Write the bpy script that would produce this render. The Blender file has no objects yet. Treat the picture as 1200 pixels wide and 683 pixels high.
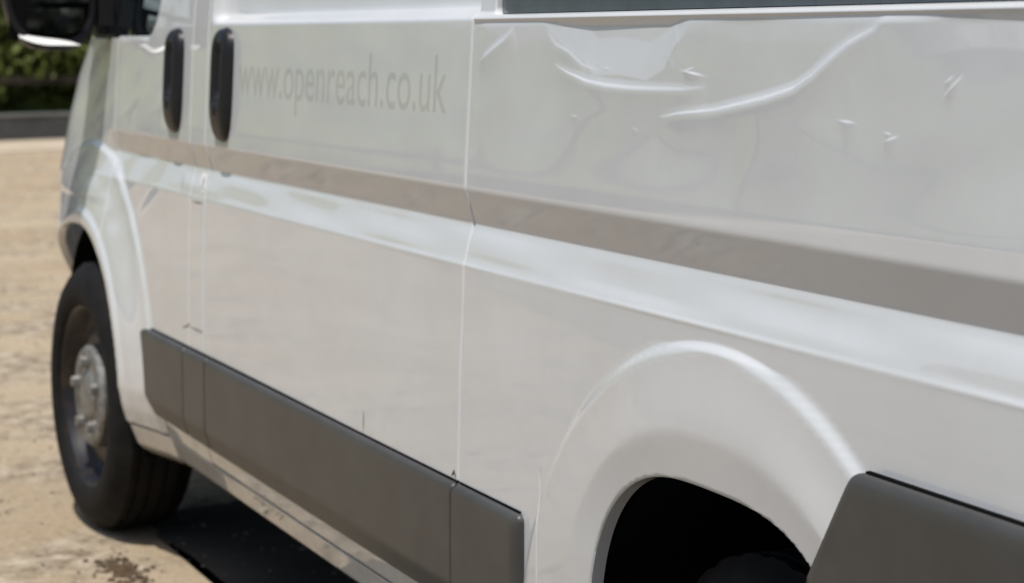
import bpy, bmesh, math, random
import numpy as np
from mathutils import Vector, Matrix

# ------------------------------------------------------------------ camera, world, sun
S = bpy.context.scene
COL = S.collection
random.seed(7); rng = np.random.default_rng(7)

cam_d = bpy.data.cameras.new('camera'); cam = bpy.data.objects.new('camera', cam_d); COL.objects.link(cam)
S.camera = cam
CAM = Vector((-5.8, 1.297, 1.33))
cam_d.sensor_width = 36.0; cam_d.lens = 75.0; cam_d.clip_end = 2000; cam_d.clip_start = 0.05
pitch = math.radians(6.764); yaw = math.radians(23.68)
fwd = Vector((math.cos(pitch)*math.cos(yaw), -math.cos(pitch)*math.sin(yaw), -math.sin(pitch)))
cam.location = CAM
cam.rotation_euler = fwd.to_track_quat('-Z', 'Y').to_euler()
cam_d.dof.use_dof = True; cam_d.dof.focus_distance = 2.75; cam_d.dof.aperture_fstop = 6.6

SUN_DIR = Vector((-1.0, 1.0, 3.75)).normalized()
W = bpy.data.worlds.new('World'); S.world = W; W.use_nodes = True
nt = W.node_tree; bg = nt.nodes['Background']
sky = nt.nodes.new('ShaderNodeTexSky'); sky.sky_type = 'NISHITA'; sky.sun_disc = False
sky.sun_elevation = math.asin(SUN_DIR.z)
sky.sun_rotation = math.atan2(SUN_DIR.x, SUN_DIR.y)
sky.air_density = 1.0; sky.dust_density = 2.2; sky.ozone_density = 1.0
nt.links.new(sky.outputs[0], bg.inputs[0]); bg.inputs[1].default_value = 0.108
sd = bpy.data.lights.new('sun', 'SUN'); sd.energy = 4.2; sd.angle = math.radians(0.5); sd.color = (1.0, 0.972, 0.925)
sun = bpy.data.objects.new('sun', sd); COL.objects.link(sun)
sun.rotation_euler = SUN_DIR.to_track_quat('Z', 'Y').to_euler(); sun.location = (0, 0, 20)
S.view_settings.view_transform = 'Standard'; S.view_settings.look = 'None'
S.view_settings.exposure = 0.02; S.view_settings.gamma = 1.0

# ------------------------------------------------------------------ materials
def mat(name, col, rough=0.5, metal=0.0, coat=0.0, coat_r=0.03, spec=0.5, noise=None, bump=None, emit=None):
    """noise=(scale, dark colour, lo, hi, detail)  bump=(scale, strength, distance)"""
    m = bpy.data.materials.new(name); m.use_nodes = True
    n = m.node_tree.nodes; l = m.node_tree.links; p = n['Principled BSDF']
    p.inputs['Base Color'].default_value = (*col, 1); p.inputs['Roughness'].default_value = rough
    p.inputs['Metallic'].default_value = metal
    p.inputs['Coat Weight'].default_value = coat; p.inputs['Coat Roughness'].default_value = coat_r
    p.inputs['Specular IOR Level'].default_value = spec
    tc = n.new('ShaderNodeTexCoord')
    if noise:
        t = n.new('ShaderNodeTexNoise'); t.inputs['Scale'].default_value = noise[0]; t.inputs['Detail'].default_value = noise[4]
        t.inputs['Roughness'].default_value = 0.65
        l.new(tc.outputs['Object'], t.inputs['Vector'])
        r = n.new('ShaderNodeValToRGB'); r.color_ramp.elements[0].position = noise[2]; r.color_ramp.elements[1].position = noise[3]
        r.color_ramp.elements[0].color = (*noise[1], 1); r.color_ramp.elements[1].color = (*col, 1)
        l.new(t.outputs['Fac'], r.inputs['Fac']); l.new(r.outputs['Color'], p.inputs['Base Color'])
    if bump:
        t = n.new('ShaderNodeTexNoise'); t.inputs['Scale'].default_value = bump[0]; t.inputs['Detail'].default_value = 5
        l.new(tc.outputs['Object'], t.inputs['Vector'])
        b = n.new('ShaderNodeBump'); b.inputs['Strength'].default_value = bump[1]; b.inputs['Distance'].default_value = bump[2]
        l.new(t.outputs['Fac'], b.inputs['Height']); l.new(b.outputs['Normal'], p.inputs['Normal'])
    return m

def paint_mat():
    m = mat('white_paint', (0.66, 0.67, 0.66), rough=0.5, coat=1.0, coat_r=0.035, spec=0.3)
    n = m.node_tree.nodes; l = m.node_tree.links; p = n['Principled BSDF']; p.inputs['Coat IOR'].default_value = 1.75
    tc = n.new('ShaderNodeTexCoord')
    a = n.new('ShaderNodeTexNoise'); a.inputs['Scale'].default_value = 3.0; a.inputs['Detail'].default_value = 8; a.inputs['Roughness'].default_value = .7
    l.new(tc.outputs['Object'], a.inputs['Vector'])
    r = n.new('ShaderNodeValToRGB')
    r.color_ramp.elements[0].position = .3; r.color_ramp.elements[0].color = (.61, .62, .615, 1)
    r.color_ramp.elements[1].position = .7; r.color_ramp.elements[1].color = (.665, .68, .682, 1)
    l.new(a.outputs['Fac'], r.inputs['Fac'])
    # road dust low on the body, thrown up in streaks
    sx = n.new('ShaderNodeSeparateXYZ'); l.new(tc.outputs['Object'], sx.inputs[0])
    mr = n.new('ShaderNodeMapRange'); mr.inputs['From Min'].default_value = .62; mr.inputs['From Max'].default_value = .27
    l.new(sx.outputs['Z'], mr.inputs['Value'])
    d = n.new('ShaderNodeTexNoise'); d.inputs['Scale'].default_value = 26; d.inputs['Detail'].default_value = 6
    l.new(tc.outputs['Object'], d.inputs['Vector'])
    mu = n.new('ShaderNodeMath'); mu.operation = 'MULTIPLY'; l.new(mr.outputs[0], mu.inputs[0]); l.new(d.outputs['Fac'], mu.inputs[1])
    mx = n.new('ShaderNodeMix'); mx.data_type = 'RGBA'; l.new(mu.outputs[0], mx.inputs[0])
    l.new(r.outputs['Color'], mx.inputs[6]); mx.inputs[7].default_value = (.42, .36, .28, 1)
    l.new(mx.outputs[2], p.inputs['Base Color'])
    # dirt film dulls the lacquer unevenly
    g = n.new('ShaderNodeMapRange'); g.inputs['From Min'].default_value = .35; g.inputs['From Max'].default_value = .75
    g.inputs['To Min'].default_value = .008; g.inputs['To Max'].default_value = .035
    l.new(d.outputs['Fac'], g.inputs['Value']); l.new(g.outputs[0], p.inputs['Coat Roughness'])
    return m

M = {}
M['paint'] = paint_mat()
M['plastic'] = mat('moulding_plastic', (0.062, 0.061, 0.057), rough=0.42, spec=0.5, noise=(9, (.045, .043, .04), .3, .7, 6), bump=(900, .12, .0006))
M['black'] = mat('black_plastic', (0.010, 0.010, 0.011), rough=0.42, spec=.35, bump=(600, .08, .0005))
M['blackmatt'] = mat('matt_black', (0.006, 0.006, 0.006), rough=0.95, spec=.05)
M['tyre'] = mat('tyre_rubber', (0.006, 0.006, 0.007), rough=0.75, spec=.18, noise=(14, (.012, .011, .010), .42, .66, 5), bump=(160, .2, .002))
M['rim'] = mat('dark_steel', (0.018, 0.018, 0.020), rough=0.38, metal=0.4, noise=(20, (.06, .035, .02), .3, .5, 5))
M['silver'] = mat('silver_trim', (0.30, 0.30, 0.29), rough=0.5, metal=0.6, noise=(40, (.16, .15, .13), .35, .6, 4))
M['glass'] = mat('tinted_glass', (0.008, 0.012, 0.014), rough=0.03, coat=1.0, coat_r=.01, spec=.7)
M['mirror'] = mat('mirror_glass', (0.75, 0.78, 0.78), rough=0.02, metal=1.0)
M['slate'] = mat('slate_rail', (0.045, 0.062, 0.085), rough=0.35, coat=.6, coat_r=.1, noise=(12, (.07, .09, .115), .35, .7, 4))
M['white_glint'] = mat('white_glint', (.8, .8, .77), rough=.3, coat=.5)
M['lens'] = mat('headlight_lens', (0.05, 0.075, 0.09), rough=0.08, coat=1.0, coat_r=.02)
M['letter'] = mat('grey_lettering', (0.525, 0.53, 0.522), rough=0.5, coat=1, coat_r=.035)
M['letter'].node_tree.nodes['Principled BSDF'].inputs['Coat IOR'].default_value = 1.75
M['chip'] = mat('scraped_primer', (0.07, 0.06, 0.055), rough=0.8)
M['red'] = mat('tail_lens', (0.35, 0.01, 0.01), rough=0.1, coat=1)
M['concrete'] = mat('dark_concrete', (0.13, 0.13, 0.125), rough=0.9, noise=(2.5, (.085, .085, .083), .35, .65, 8), bump=(20, .4, .02))
M['bark'] = mat('bark', (0.05, 0.038, 0.025), rough=0.95, noise=(6, (.025, .02, .013), .35, .65, 6), bump=(14, .6, .05))
M['stone'] = mat('gravel_stone', (0.34, 0.29, 0.22), rough=0.9, noise=(5, (.17, .15, .125), .35, .65, 3))
M['debris'] = mat('brown_dry_mud', (0.10, 0.062, 0.028), rough=0.95, noise=(40, (.04, .026, .014), .4, .6, 5))
def leaf(name, a, b):
    return mat(name, a, rough=.6, spec=.3, noise=(1.3, b, .35, .65, 6))
M['leafA'] = leaf('foliage_green', (.22, .25, .045), (.06, .085, .014))
M['leafB'] = leaf('foliage_dark', (.14, .17, .035), (.045, .065, .013))

M['leafT'] = leaf('foliage_tree', (.07, .077, .055), (.025, .029, .022))
def ground_mat():
    m = mat('tan_ground', (.40, .31, .21), rough=.95, spec=.03)
    n = m.node_tree.nodes; l = m.node_tree.links; p = n['Principled BSDF']
    tc = n.new('ShaderNodeTexCoord')
    def noise(sc, det, vec=None, rough=.6):
        t = n.new('ShaderNodeTexNoise'); t.inputs['Scale'].default_value = sc; t.inputs['Detail'].default_value = det
        t.inputs['Roughness'].default_value = rough
        l.new(vec or tc.outputs['Object'], t.inputs['Vector']); return t.outputs['Fac']
    def ramp(f, *st):
        r = n.new('ShaderNodeValToRGB'); e = r.color_ramp.elements
        e[0].position, e[0].color = st[0][0], (*st[0][1], 1); e[1].position, e[1].color = st[1][0], (*st[1][1], 1)
        for s in st[2:]:
            q = e.new(s[0]); q.color = (*s[1], 1)
        l.new(f, r.inputs['Fac']); return r.outputs['Color']
    def mix(f, a, b):
        x = n.new('ShaderNodeMix'); x.data_type = 'RGBA'; l.new(f, x.inputs[0]); l.new(a, x.inputs[6])
        if isinstance(b, tuple): x.inputs[7].default_value = (*b, 1)
        else: l.new(b, x.inputs[7])
        return x.outputs[2]
    base = ramp(noise(.9, 8), (.3, (.31, .23, .14)), (.7, (.45, .35, .232)))
    # wheel-worn bands running across the yard
    mp = n.new('ShaderNodeMapping'); mp.inputs['Scale'].default_value = (.55, .03, 1); mp.inputs['Rotation'].default_value = (0, 0, -.45)
    l.new(tc.outputs['Object'], mp.inputs['Vector'])
    f1 = ramp(noise(1.0, 4, mp.outputs[0]), (.38, (0, 0, 0)), (.60, (.75, .75, .75)))
    base = mix(f1, base, (.46, .38, .27))
    spk = ramp(noise(38, 6, rough=.75), (.36, (1, 1, 1)), (.46, (0, 0, 0)))
    near = ramp(noise(2.1, 7), (.44, (0, 0, 0)), (.60, (1, 1, 1)))
    base = mix(near, base, ramp(noise(11, 8, rough=.7), (.34, (.10, .085, .065)), (.46, (.30, .24, .17)), (.60, (.50, .43, .33))))
    dark = n.new('ShaderNodeMath'); dark.operation = 'MULTIPLY'; dark.inputs[1].default_value = .55; l.new(spk, dark.inputs[0])
    base = mix(dark.outputs[0], base, (.14, .11, .08))
    l.new(base, p.inputs['Base Color'])
    b = n.new('ShaderNodeBump'); b.inputs['Strength'].default_value = .8; b.inputs['Distance'].default_value = .02
    l.new(noise(30, 8, rough=.7), b.inputs['Height']); l.new(b.outputs['Normal'], p.inputs['Normal'])
    return m
M['ground'] = ground_mat()

# ------------------------------------------------------------------ helpers
def link(name, me, m, parent=None, smooth=True, label=None, cat=None, group=None, kind=None):
    o = bpy.data.objects.new(name, me); COL.objects.link(o)
    if m is not None and not me.materials: me.materials.append(m)
    if smooth: me.polygons.foreach_set('use_smooth', [True]*len(me.polygons))
    if parent: o.parent = parent
    if label: o['label'] = label
    if cat: o['category'] = cat
    if group: o['group'] = group
    if kind: o['kind'] = kind
    return o
def mesh(name, V, F):
    me = bpy.data.meshes.new(name); me.from_pydata([tuple(map(float, v)) for v in V], [], F); me.update(); return me
def empty(name, label, cat, loc=(0, 0, 0), group=None):
    o = bpy.data.objects.new(name, None); COL.objects.link(o); o.location = loc
    o['label'] = label; o['category'] = cat
    if group: o['group'] = group
    return o
def sm(t):
    t = np.clip(t, 0, 1); return t*t*(3-2*t)
def sharp(me, ang=35):
    me.set_sharp_from_angle(angle=math.radians(ang)) if hasattr(me, 'set_sharp_from_angle') else None
def boxbm(bm, x0, x1, y0, y1, z0, z1, bev=0.0):
    r = bmesh.ops.create_cube(bm, size=1.0)
    for v in r['verts']:
        v.co = Vector(((x0+x1)/2+v.co.x*(x1-x0), (y0+y1)/2+v.co.y*(y1-y0), (z0+z1)/2+v.co.z*(z1-z0)))
    if bev:
        es = list({e for v in r['verts'] for e in v.link_edges})
        bmesh.ops.bevel(bm, geom=es, offset=bev, segments=2, affect='EDGES')
def bmobj(name, bm, m, parent=None, smooth=False, **k):
    me = bpy.data.meshes.new(name); bm.to_mesh(me); bm.free()
    o = link(name, me, m, parent, smooth=smooth, **k)
    return o

# ------------------------------------------------------------------ side surface of the van
PROF = [(.22,-.16),(.262,-.09),(.285,-.050),(.30,-.034),(.352,-.014),(.356,-.008),(.40,.004),(.45,.011),(.60,.0105),(.80,.0055),
        (.967,0.0),(1.036,-.0185),(1.091,-.003),(1.12,-.004),(1.356,-.017),
        (1.60,-.040),(2.02,-.105),(2.05,-.090),(2.25,-.125),(2.38,-.18),(2.46,-.27),(2.50,-.40)]
_z = np.arange(.2, 2.52, .001)
_y = np.interp(_z, [p[0] for p in PROF], [p[1] for p in PROF])
def _blur(a, s):
    k = np.exp(-.5*(np.arange(-30, 31)/s)**2); k /= k.sum(); return np.convolve(np.pad(a, 30, mode='edge'), k, 'valid')
_y = _blur(_y, 2.2)
def prof(z): return np.interp(z, _z, _y)
RC = (-3.490, .345); RR = .418          # rear arch
FC = (0.0, .36); FR = .468              # front arch
def rear_r(x, z):
    dx = x-RC[0]; dz = np.maximum(z-RC[1], 0); r = np.hypot(dx, z-RC[1])
    q = (np.abs(dx/.370)**3+np.abs(dz/.420)**3+1e-12)**(1/3)*RR
    t = sm((r-.43)/.13); return (1-t)*q+t*r
def flare(x, z):
    r = rear_r(x, z); a = np.arctan2(z-RC[1], x-RC[0])
    amp = .42 + .58*sm((a-.25)/1.1)     # weaker on the forward side
    y = amp*(.0070*sm((.607-r)/.015) + .0065*sm((.60-r)/.13)) - .0075*np.clip((.486-r)/.066, 0, 1.2)
    y = y*sm((.9+a)/.9+.4) if False else y
    r2 = np.hypot(x-FC[0], z-FC[1])
    y2 = .008*sm((.70-r2)/.022) + .032*sm((.69-r2)/.21) + .006*sm((.515-r2)/.015)
    return np.where(x < -2.0, y, y2)
# dents in the upper rear panel: (polyline in x,z ; depth ; crease width ; decay above)
DENTS = [
    ([(-3.90,1.43),(-3.799,1.341),(-3.748,1.325),(-3.713,1.308),(-3.677,1.288),(-3.640,1.273),(-3.582,1.261),(-3.511,1.250),(-3.447,1.241),(-3.357,1.234),(-3.298,1.226)], .0052, .0085, .10),
    ([(-2.963,1.293),(-3.015,1.281),(-3.078,1.271),(-3.145,1.266),(-3.223,1.264),(-3.357,1.265),(-3.425,1.269)], .0032, .0085, .04),
    ([(-2.674,1.290),(-2.725,1.310),(-2.782,1.330),(-2.815,1.347)], .0026, .007, .03),
    ([(-2.930,1.345),(-2.965,1.322),(-3.010,1.312),(-3.060,1.293),(-3.12,1.284)], .0015, .010, .03),
    ([(-3.335,1.345),(-3.342,1.325),(-3.325,1.305),(-3.335,1.290)], .0012, .012, .02),
]
BUMPS = []
NICKS = [(-3.388,1.2855,.020,.0040,.10,.0022,.02),(-3.375,1.290,.010,.0035,-.2,.0012,.015),(-3.952,1.281,.010,.0050,-.75,.0026,.02),(-3.944,1.287,.006,.0040,-.5,.0014,.012),
         (-3.757,1.237,.013,.0035,.05,.0014,.02),(-3.845,1.2215,.010,.0038,-.25,.0017,.02),(-3.839,1.227,.006,.0032,.1,.0010,.012),
         (-3.137,1.289,.009,.003,0.,.0007,.012),(-3.237,1.208,.009,.003,.1,.0007,.012),(-3.045,1.220,.009,.003,0.,.0007,.012)]
_rng = np.random.default_rng(21)
WAVES = [(_rng.uniform(2, 16), _rng.uniform(6, 34), _rng.uniform(0, 6.28), _rng.uniform(.00010, .00042)) for _ in range(16)]
def dents(x, z):
    y = np.zeros_like(x)
    for pl, A, w, L in DENTS:
        P = np.array(pl); best = np.full(x.shape, 1e9); sg = np.zeros(x.shape); tt = np.zeros(x.shape)
        n = len(P)-1
        for i in range(n):
            a, b = P[i], P[i+1]; d = b-a; l2 = d@d
            t = np.clip(((x-a[0])*d[0]+(z-a[1])*d[1])/l2, 0, 1)
            dx = x-a[0]-t*d[0]; dz = z-a[1]-t*d[1]; q = np.hypot(dx, dz)
            s = np.sign(-(d[0]*dz-d[1]*dx))     # + above when running towards -x
            if pl[0][1] < 99 and pl[-1][0] > pl[0][0]: s = -s
            k = q < best; best = np.where(k, q, best); sg = np.where(k, s, sg); tt = np.where(k, (i+t)/n, tt)
        fade = np.sin(np.pi*np.clip(tt, .0005, .9995))**.85
        sdist = best*sg
        jit = 1+.12*np.sin(tt*41+.7)
        # the sheet below the crease stands out, so the crease itself faces the sky
        end = np.exp(-np.where((tt <= 0) | (tt >= 1), best, 0)/(.020 if L > .02 else .006))
        low = np.exp(-np.clip(-sdist, 0, None)/L)
        if L > .02:
            y += .60*A*fade*(1-sm(sdist/(2.4*w)+.5))*low*end          # broad soft fold
            y += .50*A*fade*(1-sm(sdist/(.40*w)+.5))*np.exp(-np.clip(-sdist, 0, None)/.035)*end   # fine crease
        else:
            low = np.exp(-np.clip(-sdist, 0, None)/.016)*np.exp(-np.where((tt <= 0) | (tt >= 1), best, 0)/.004)
            y += .60*A*np.sqrt(np.clip(fade, 0, 1))*(1-sm(sdist/(.6*w)+.5))*low*(sdist > -.05)
    for bx, bz, sx, w, k, A, L in NICKS:
        q = z-bz-k*(x-bx); y += .75*A*np.exp(-((x-bx)/sx)**2)*(1-sm(q/w+.5))*np.exp(-np.clip(-q, 0, None)/(.5*L))
    for bx, bz, sx, sz, A in BUMPS:
        y += A*np.exp(-((x-bx)/sx)**2-((z-bz)/sz)**2)
    wx = x+.03*np.sin(z*19+x*4); wz = z+.012*np.sin(x*11+1)+.006*np.sin(x*27)
    for a, b, c, A in WAVES: y += A*np.sin(wx*a+wz*b+c)
    # irregular patch just under the bead leans back a little and mirrors the sky
    pz = np.interp(-x, [2.87, 2.93, 3.00, 3.06, 3.10, 3.18, 3.26, 3.31, 3.33, 3.40], [1.375, 1.346, 1.318, 1.300, 1.279, 1.281, 1.274, 1.290, 1.312, 1.375])
    y -= .065*np.clip(z-pz, 0, .05)*sm((x+3.375+.02*np.sin(z*90))/.02)
    y -= .045*np.clip(z-1.30-.02*np.sin(x*9), 0, .04)*sm((-3.86-x)/.10)
    edge = sm((z-1.12)/.11)*sm((1.358-z)/.012)*sm((-2.67-x)/.04)
    return y*edge
XB = -2.652; XS = -1.112; XP = -.985; XR = -4.58; XF = -.24
front_arch = lambda x, z: FR-np.hypot((x-FC[0])*np.where(x > FC[0], .72, 1.), z-FC[1])
def nose(x, z):
    """plan curve of the wing and nose in front of the door: inward offset"""
    x0 = np.interp(z, [.2, .62, .76, .84, .95, 1.05, 1.12, 1.22, 1.32], [.10, .12, .24, .36, .40, .31, .26, .17, .05])
    xe = np.interp(z, [.2, .45, .80, .95, 1.05, 1.12, 1.22, 1.32], [.98, 1.0, .98, .93, .90, .87, .80, .66])
    t = np.clip((x-x0)/(xe-x0), 0, .9995)
    return -.62*(1-np.sqrt(1-t**2.0)) 
def rrect(x0, x1, z0, z1, r=.0):
    cx, cz, hx, hz = (x0+x1)/2, (z0+z1)/2, (x1-x0)/2, (z1-z0)/2
    def g(x, z):
        qx = np.abs(x-cx)-(hx-r); qz = np.abs(z-cz)-(hz-r)
        return -(np.hypot(np.maximum(qx, 0), np.maximum(qz, 0)) + np.minimum(np.maximum(qx, qz), 0) - r)
    return g
def SY(x, z):
    x = np.asarray(x, float); z = np.asarray(z, float)
    zs_ = 1.0*z; w = sm((x+.30)/.22)
    plain = np.interp(z, [.2, .90, 1.0, 1.1, 1.4], [-.16, .005, .000, -.006, -.028])
    y = prof(z)*(1-w) + np.where(z > .9, plain, prof(z))*w + flare(x, z)
    # pressed recess round the window field of the sliding door, thin bead above the rear panel
    d = rrect(-2.72, XS-.030, 1.358, 2.0, .03)(x, z); y = y - .028*sm(d/.026)*(x > XB-.002)*(x < XS)
    y = y + np.where(x < XB-.002, .0025*sm((z-1.356)/.003)-.012*sm((z-1.360)/.012), 0)
    y = y + np.where(x < -2.66, dents(x, z), 0)
    y = y - .0045*np.exp(-((x+2.965)/.0015)**2)*sm((.70-z)/.02)
    y = y - .0035*np.exp(-((x+3.6)/.9)**2)*0
    y = y + .0012*np.sin(x*3.1+z*4)*sm((.9-z)/.1)
    # shoulder: fine bead on the crease and long shallow waves in the pressing
    y = y + np.where(x < -2.0, .0006, .0002)*(1+.5*np.sin(x*7))*np.exp(-((z-.9685)/.0035)**2)
    y = y + .0011*sm((z-.972)/.02)*sm((1.03-z)/.02)*(np.sin(x*4.3+z*38)+.6*np.sin(x*9.7-z*60+1))*np.where(x < -.9, 1, 0)
    y = y + .0013*np.sin(x*17+z*21+1)*np.sin(z*31+x*5)*sm((x+.9)/.25)*sm((z-.8)/.1)
    return y + nose(x, z)

def lines(a, b, step, fine=()):
    """grid coordinates from a to b, refined next to the ends and round the places in fine"""
    n = max(2, int(round((b-a)/step))); v = list(np.linspace(a, b, n+1))
    off = [.0012, .0024, .0036, .005, .007, .010]
    for o in off: v += [a+o, b-o]
    for c, w, s in fine:
        v += list(np.arange(c-w, c+w+1e-9, s))
    v = sorted(q for q in v if a-1e-9 <= q <= b+1e-9); out = [v[0]]
    for q in v[1:]:
        if q-out[-1] > .0008: out.append(q)
    return np.array(out)

def skin(name, xs, zs, g, ysurf, m, parent, edge_r=.004, depth=.03, **k):
    """sheet over an (x,z) grid clipped to g>0, edges rolled over and turned in by depth"""
    X, Z = np.meshgrid(xs, zs, indexing='ij'); G = g(X, Z)
    nx, nz = X.shape
    V = []; idx = -np.ones((nx, nz), int)
    ins = G >= -1e-9
    pts = []
    ii, jj = np.nonzero(ins)
    for c, (i, j) in enumerate(zip(ii, jj)): idx[i, j] = c; pts.append((X[i, j], Z[i, j]))
    cut = {}; F = []; bnd = []
    need = []
    def cross(p, q):
        key = (p, q) if p < q else (q, p)
        if key not in cut:
            a, b = key if ins[key[0]] else (key[1], key[0])
            need.append((a, b)); cut[key] = len(pts)+len(need)-1
        return cut[key]
    for i in range(nx-1):
        for j in range(nz-1):
            q = [(i, j), (i, j+1), (i+1, j+1), (i+1, j)]
            s = [ins[p] for p in q]
            if all(s): F.append([idx[p] for p in q])
            elif any(s):
                poly = []
                for a in range(4):
                    p, r = q[a], q[(a+1) % 4]
                    if ins[p]: poly.append(idx[p])
                    if ins[p] != ins[r]: poly.append(cross(p, r))
                if len(poly) >= 3: F.append(poly)
    if need:
        A = np.array([[X[a], Z[a]] for a, b in need]); B = np.array([[X[b], Z[b]] for a, b in need])
        for _ in range(14):
            C = (A+B)/2; gi = g(C[:, 0], C[:, 1]) >= 0
            A[gi] = C[gi]; B[~gi] = C[~gi]
        pts += [tuple(p) for p in A]
    P = np.array(pts); gg = np.clip(g(P[:, 0], P[:, 1]), 0, None)
    Y = ysurf(P[:, 0], P[:, 1])
    if edge_r:
        t = np.clip(gg/edge_r, 0, 1); Y = Y - edge_r*(1-np.sqrt(np.clip(1-(1-t)**2, 0, 1)))
    V = [(P[i, 0], Y[i], P[i, 1]) for i in range(len(P))]
    F = [[int(q) for q in f] for f in F]
    cnt = {}
    for f in F:
        for a in range(len(f)):
            e = (f[a], f[(a+1) % len(f)]); cnt[e] = 1
    B = [e for e in cnt if (e[1], e[0]) not in cnt]
    if depth:
        mp = {}
        for a, b in B:
            for v in (a, b):
                if v not in mp:
                    mp[v] = len(V); V.append(V[v]); V.append((V[v][0], V[v][1]-depth, V[v][2]))
            F.append([mp[b], mp[a], mp[a]+1, mp[b]+1])
    me = mesh(name, V, F)
    o = link(name, me, m, parent, **k)
    bm = bmesh.new(); bm.from_mesh(me)
    bm.faces.ensure_lookup_table()
    if bm.faces[0].normal.y < 0: bmesh.ops.reverse_faces(bm, faces=bm.faces[:])
    bm.to_mesh(me); bm.free()
    return o
def gmin(*fs):
    def g(x, z):
        r = fs[0](x, z)
        for f in fs[1:]: r = np.minimum(r, f(x, z))
        return r
    return g
neg = lambda f: (lambda x, z: -f(x, z))
circ = lambda c, r: (lambda x, z: r-np.hypot(x-c[0], z-c[1]))

# ------------------------------------------------------------------ the van
van = empty('panel_van', 'white panel van with dented side, dark grey side mouldings and grey web address lettering', 'van')
paint = M['paint']
GAP = .0042
TOP = 2.02
ZF = [(.967, .012, .003), (1.033, .015, .003), (1.091, .012, .003), (1.366, .016, .0015), (.355, .008, .002), (.30, .01, .003)]
# rear side panel, with the arch opening and the slot for the door rail
rail = rrect(XR+.12, -2.715, 1.3665, 1.425, .012)
gq = gmin(rrect(XR, XB-GAP/2, .262, TOP, .0), (lambda x, z: rear_r(x, z)-RR), neg(rail))
gq2 = lambda x, z: np.minimum(gq(x, z), np.where((np.abs(x-RC[0]) < .370-.002) & (z < RC[1]), -1., 1.))
skin('rear_side_panel', lines(XR, XB-GAP/2, .0075, [(-2.965, .006, .0014), (-3.42, .74, .0030), (-3.388, .022, .0011), (-3.949, .016, .0011), (-3.757, .014, .0011), (-3.845, .013, .0011), (-3.655, .02, .0013)]),
     lines(.262, TOP, .0085, ZF+[(1.23, .13, .0020), (1.283, .012, .0010), (1.23, .010, .0011), (.967, .03, .0015), (.66, .12, .004)]), gq2, SY, paint, van, edge_r=.0022, depth=.019)
# sliding door
gs = rrect(XB+GAP/2, XS-GAP/2, .359, TOP, .012)
sdoor = skin('sliding_door', lines(XB+GAP/2, XS-GAP/2, .014), lines(.359, TOP, .010, ZF), gs, SY, paint, van, edge_r=.007, depth=.03)
# sill below the doors
gr = gmin(rrect(XB+GAP/2, -.30, .262, .3535), neg(front_arch))
skin('sill', lines(XB+GAP/2, -.30, .02), lines(.262, .3535, .008, [(.30, .012, .003)]), gr, SY, paint, van, edge_r=.003, depth=.03)
# door pillar with its fuel flap
flap = rrect(XS+.004, XP-.008, .665, .957, .010)
gp = rrect(XS+GAP/2, XP-GAP/2, .359, TOP)
skin('door_pillar', lines(XS+GAP/2, XP-GAP/2, .006), lines(.359, TOP, .010, ZF+[(.665, .02, .002), (.957, .02, .002)]), gp, SY, paint, van, edge_r=.002, depth=.03)
fl = skin('fuel_flap', lines(XS+.006, XP-.010, .006), lines(.667, .955, .01), flap, lambda x, z: SY(x, z)+.0010, paint, van, edge_r=.0009, depth=.0012)
# cab door with window opening
def win_g(x, z):
    # lower edge rises to the rear, rear corner rounded
    a = rrect(-.66, .22, 1.335, 1.98, .11)(x, z)
    b = (z-1.335) - .0*(x)
    c = (1.98-z)*.80 - (x-(-.10))*.62+.0
    return np.minimum(np.minimum(a, b), c)
gd = gmin(rrect(XP+GAP/2, XF-GAP/2, .359, TOP, .012), neg(front_arch), neg(win_g))
cdoor = skin('cab_door', lines(XP+GAP/2, XF-GAP/2, .010), lines(.359, TOP, .010, ZF), gd, SY, paint, van, edge_r=.0035, depth=.03)
gw = gmin(win_g, rrect(XP, .2, 1.3, 1.99))
skin('window_glass', lines(-.66, .22, .02), lines(1.33, 1.985, .02), gw, lambda x, z: prof(z)-.010+0*x, M['glass'], cdoor, edge_r=0, depth=0)
# wing over the front wheel, running into the nose
gf = gmin(rrect(XF+GAP/2, .995, .30, 1.33), neg(front_arch),
          lambda x, z: np.where((x-FC[0] > -FR+.002) & (x-FC[0] < FR/.72-.002) & (z < FC[1]), -1., 1.),
          lambda x, z: np.interp(z, [.2, .45, .80, .95, 1.05, 1.12, 1.22, 1.32, 1.4], [.977, .997, .977, .927, .897, .867, .797, .657, .56])-x)
def lens_g(x, z):
    return gmin(lambda x, z: (x-np.interp(z, [.80, .92, 1.02, 1.10, 1.30], [.80, .72, .62, .52, .40])),
                lambda x, z: (np.interp(z, [.80, .92, 1.02, 1.10, 1.30], [.85, .86, .82, .72, .45])-x),
                lambda x, z: z-.80, lambda x, z: 1.30-z)(x, z)
skin('front_wing', lines(XF+GAP/2, .995, .010), lines(.30, 1.33, .009, ZF), gmin(gf, neg(lens_g)), SY, paint, van, edge_r=.003, depth=.02)
skin('headlight', lines(.35, .88, .010), lines(.80, 1.30, .01), lambda x, z: lens_g(x, z)-.002, lambda x, z: SY(x, z)+.001, M['lens'], van, edge_r=.003, depth=.02)
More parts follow.
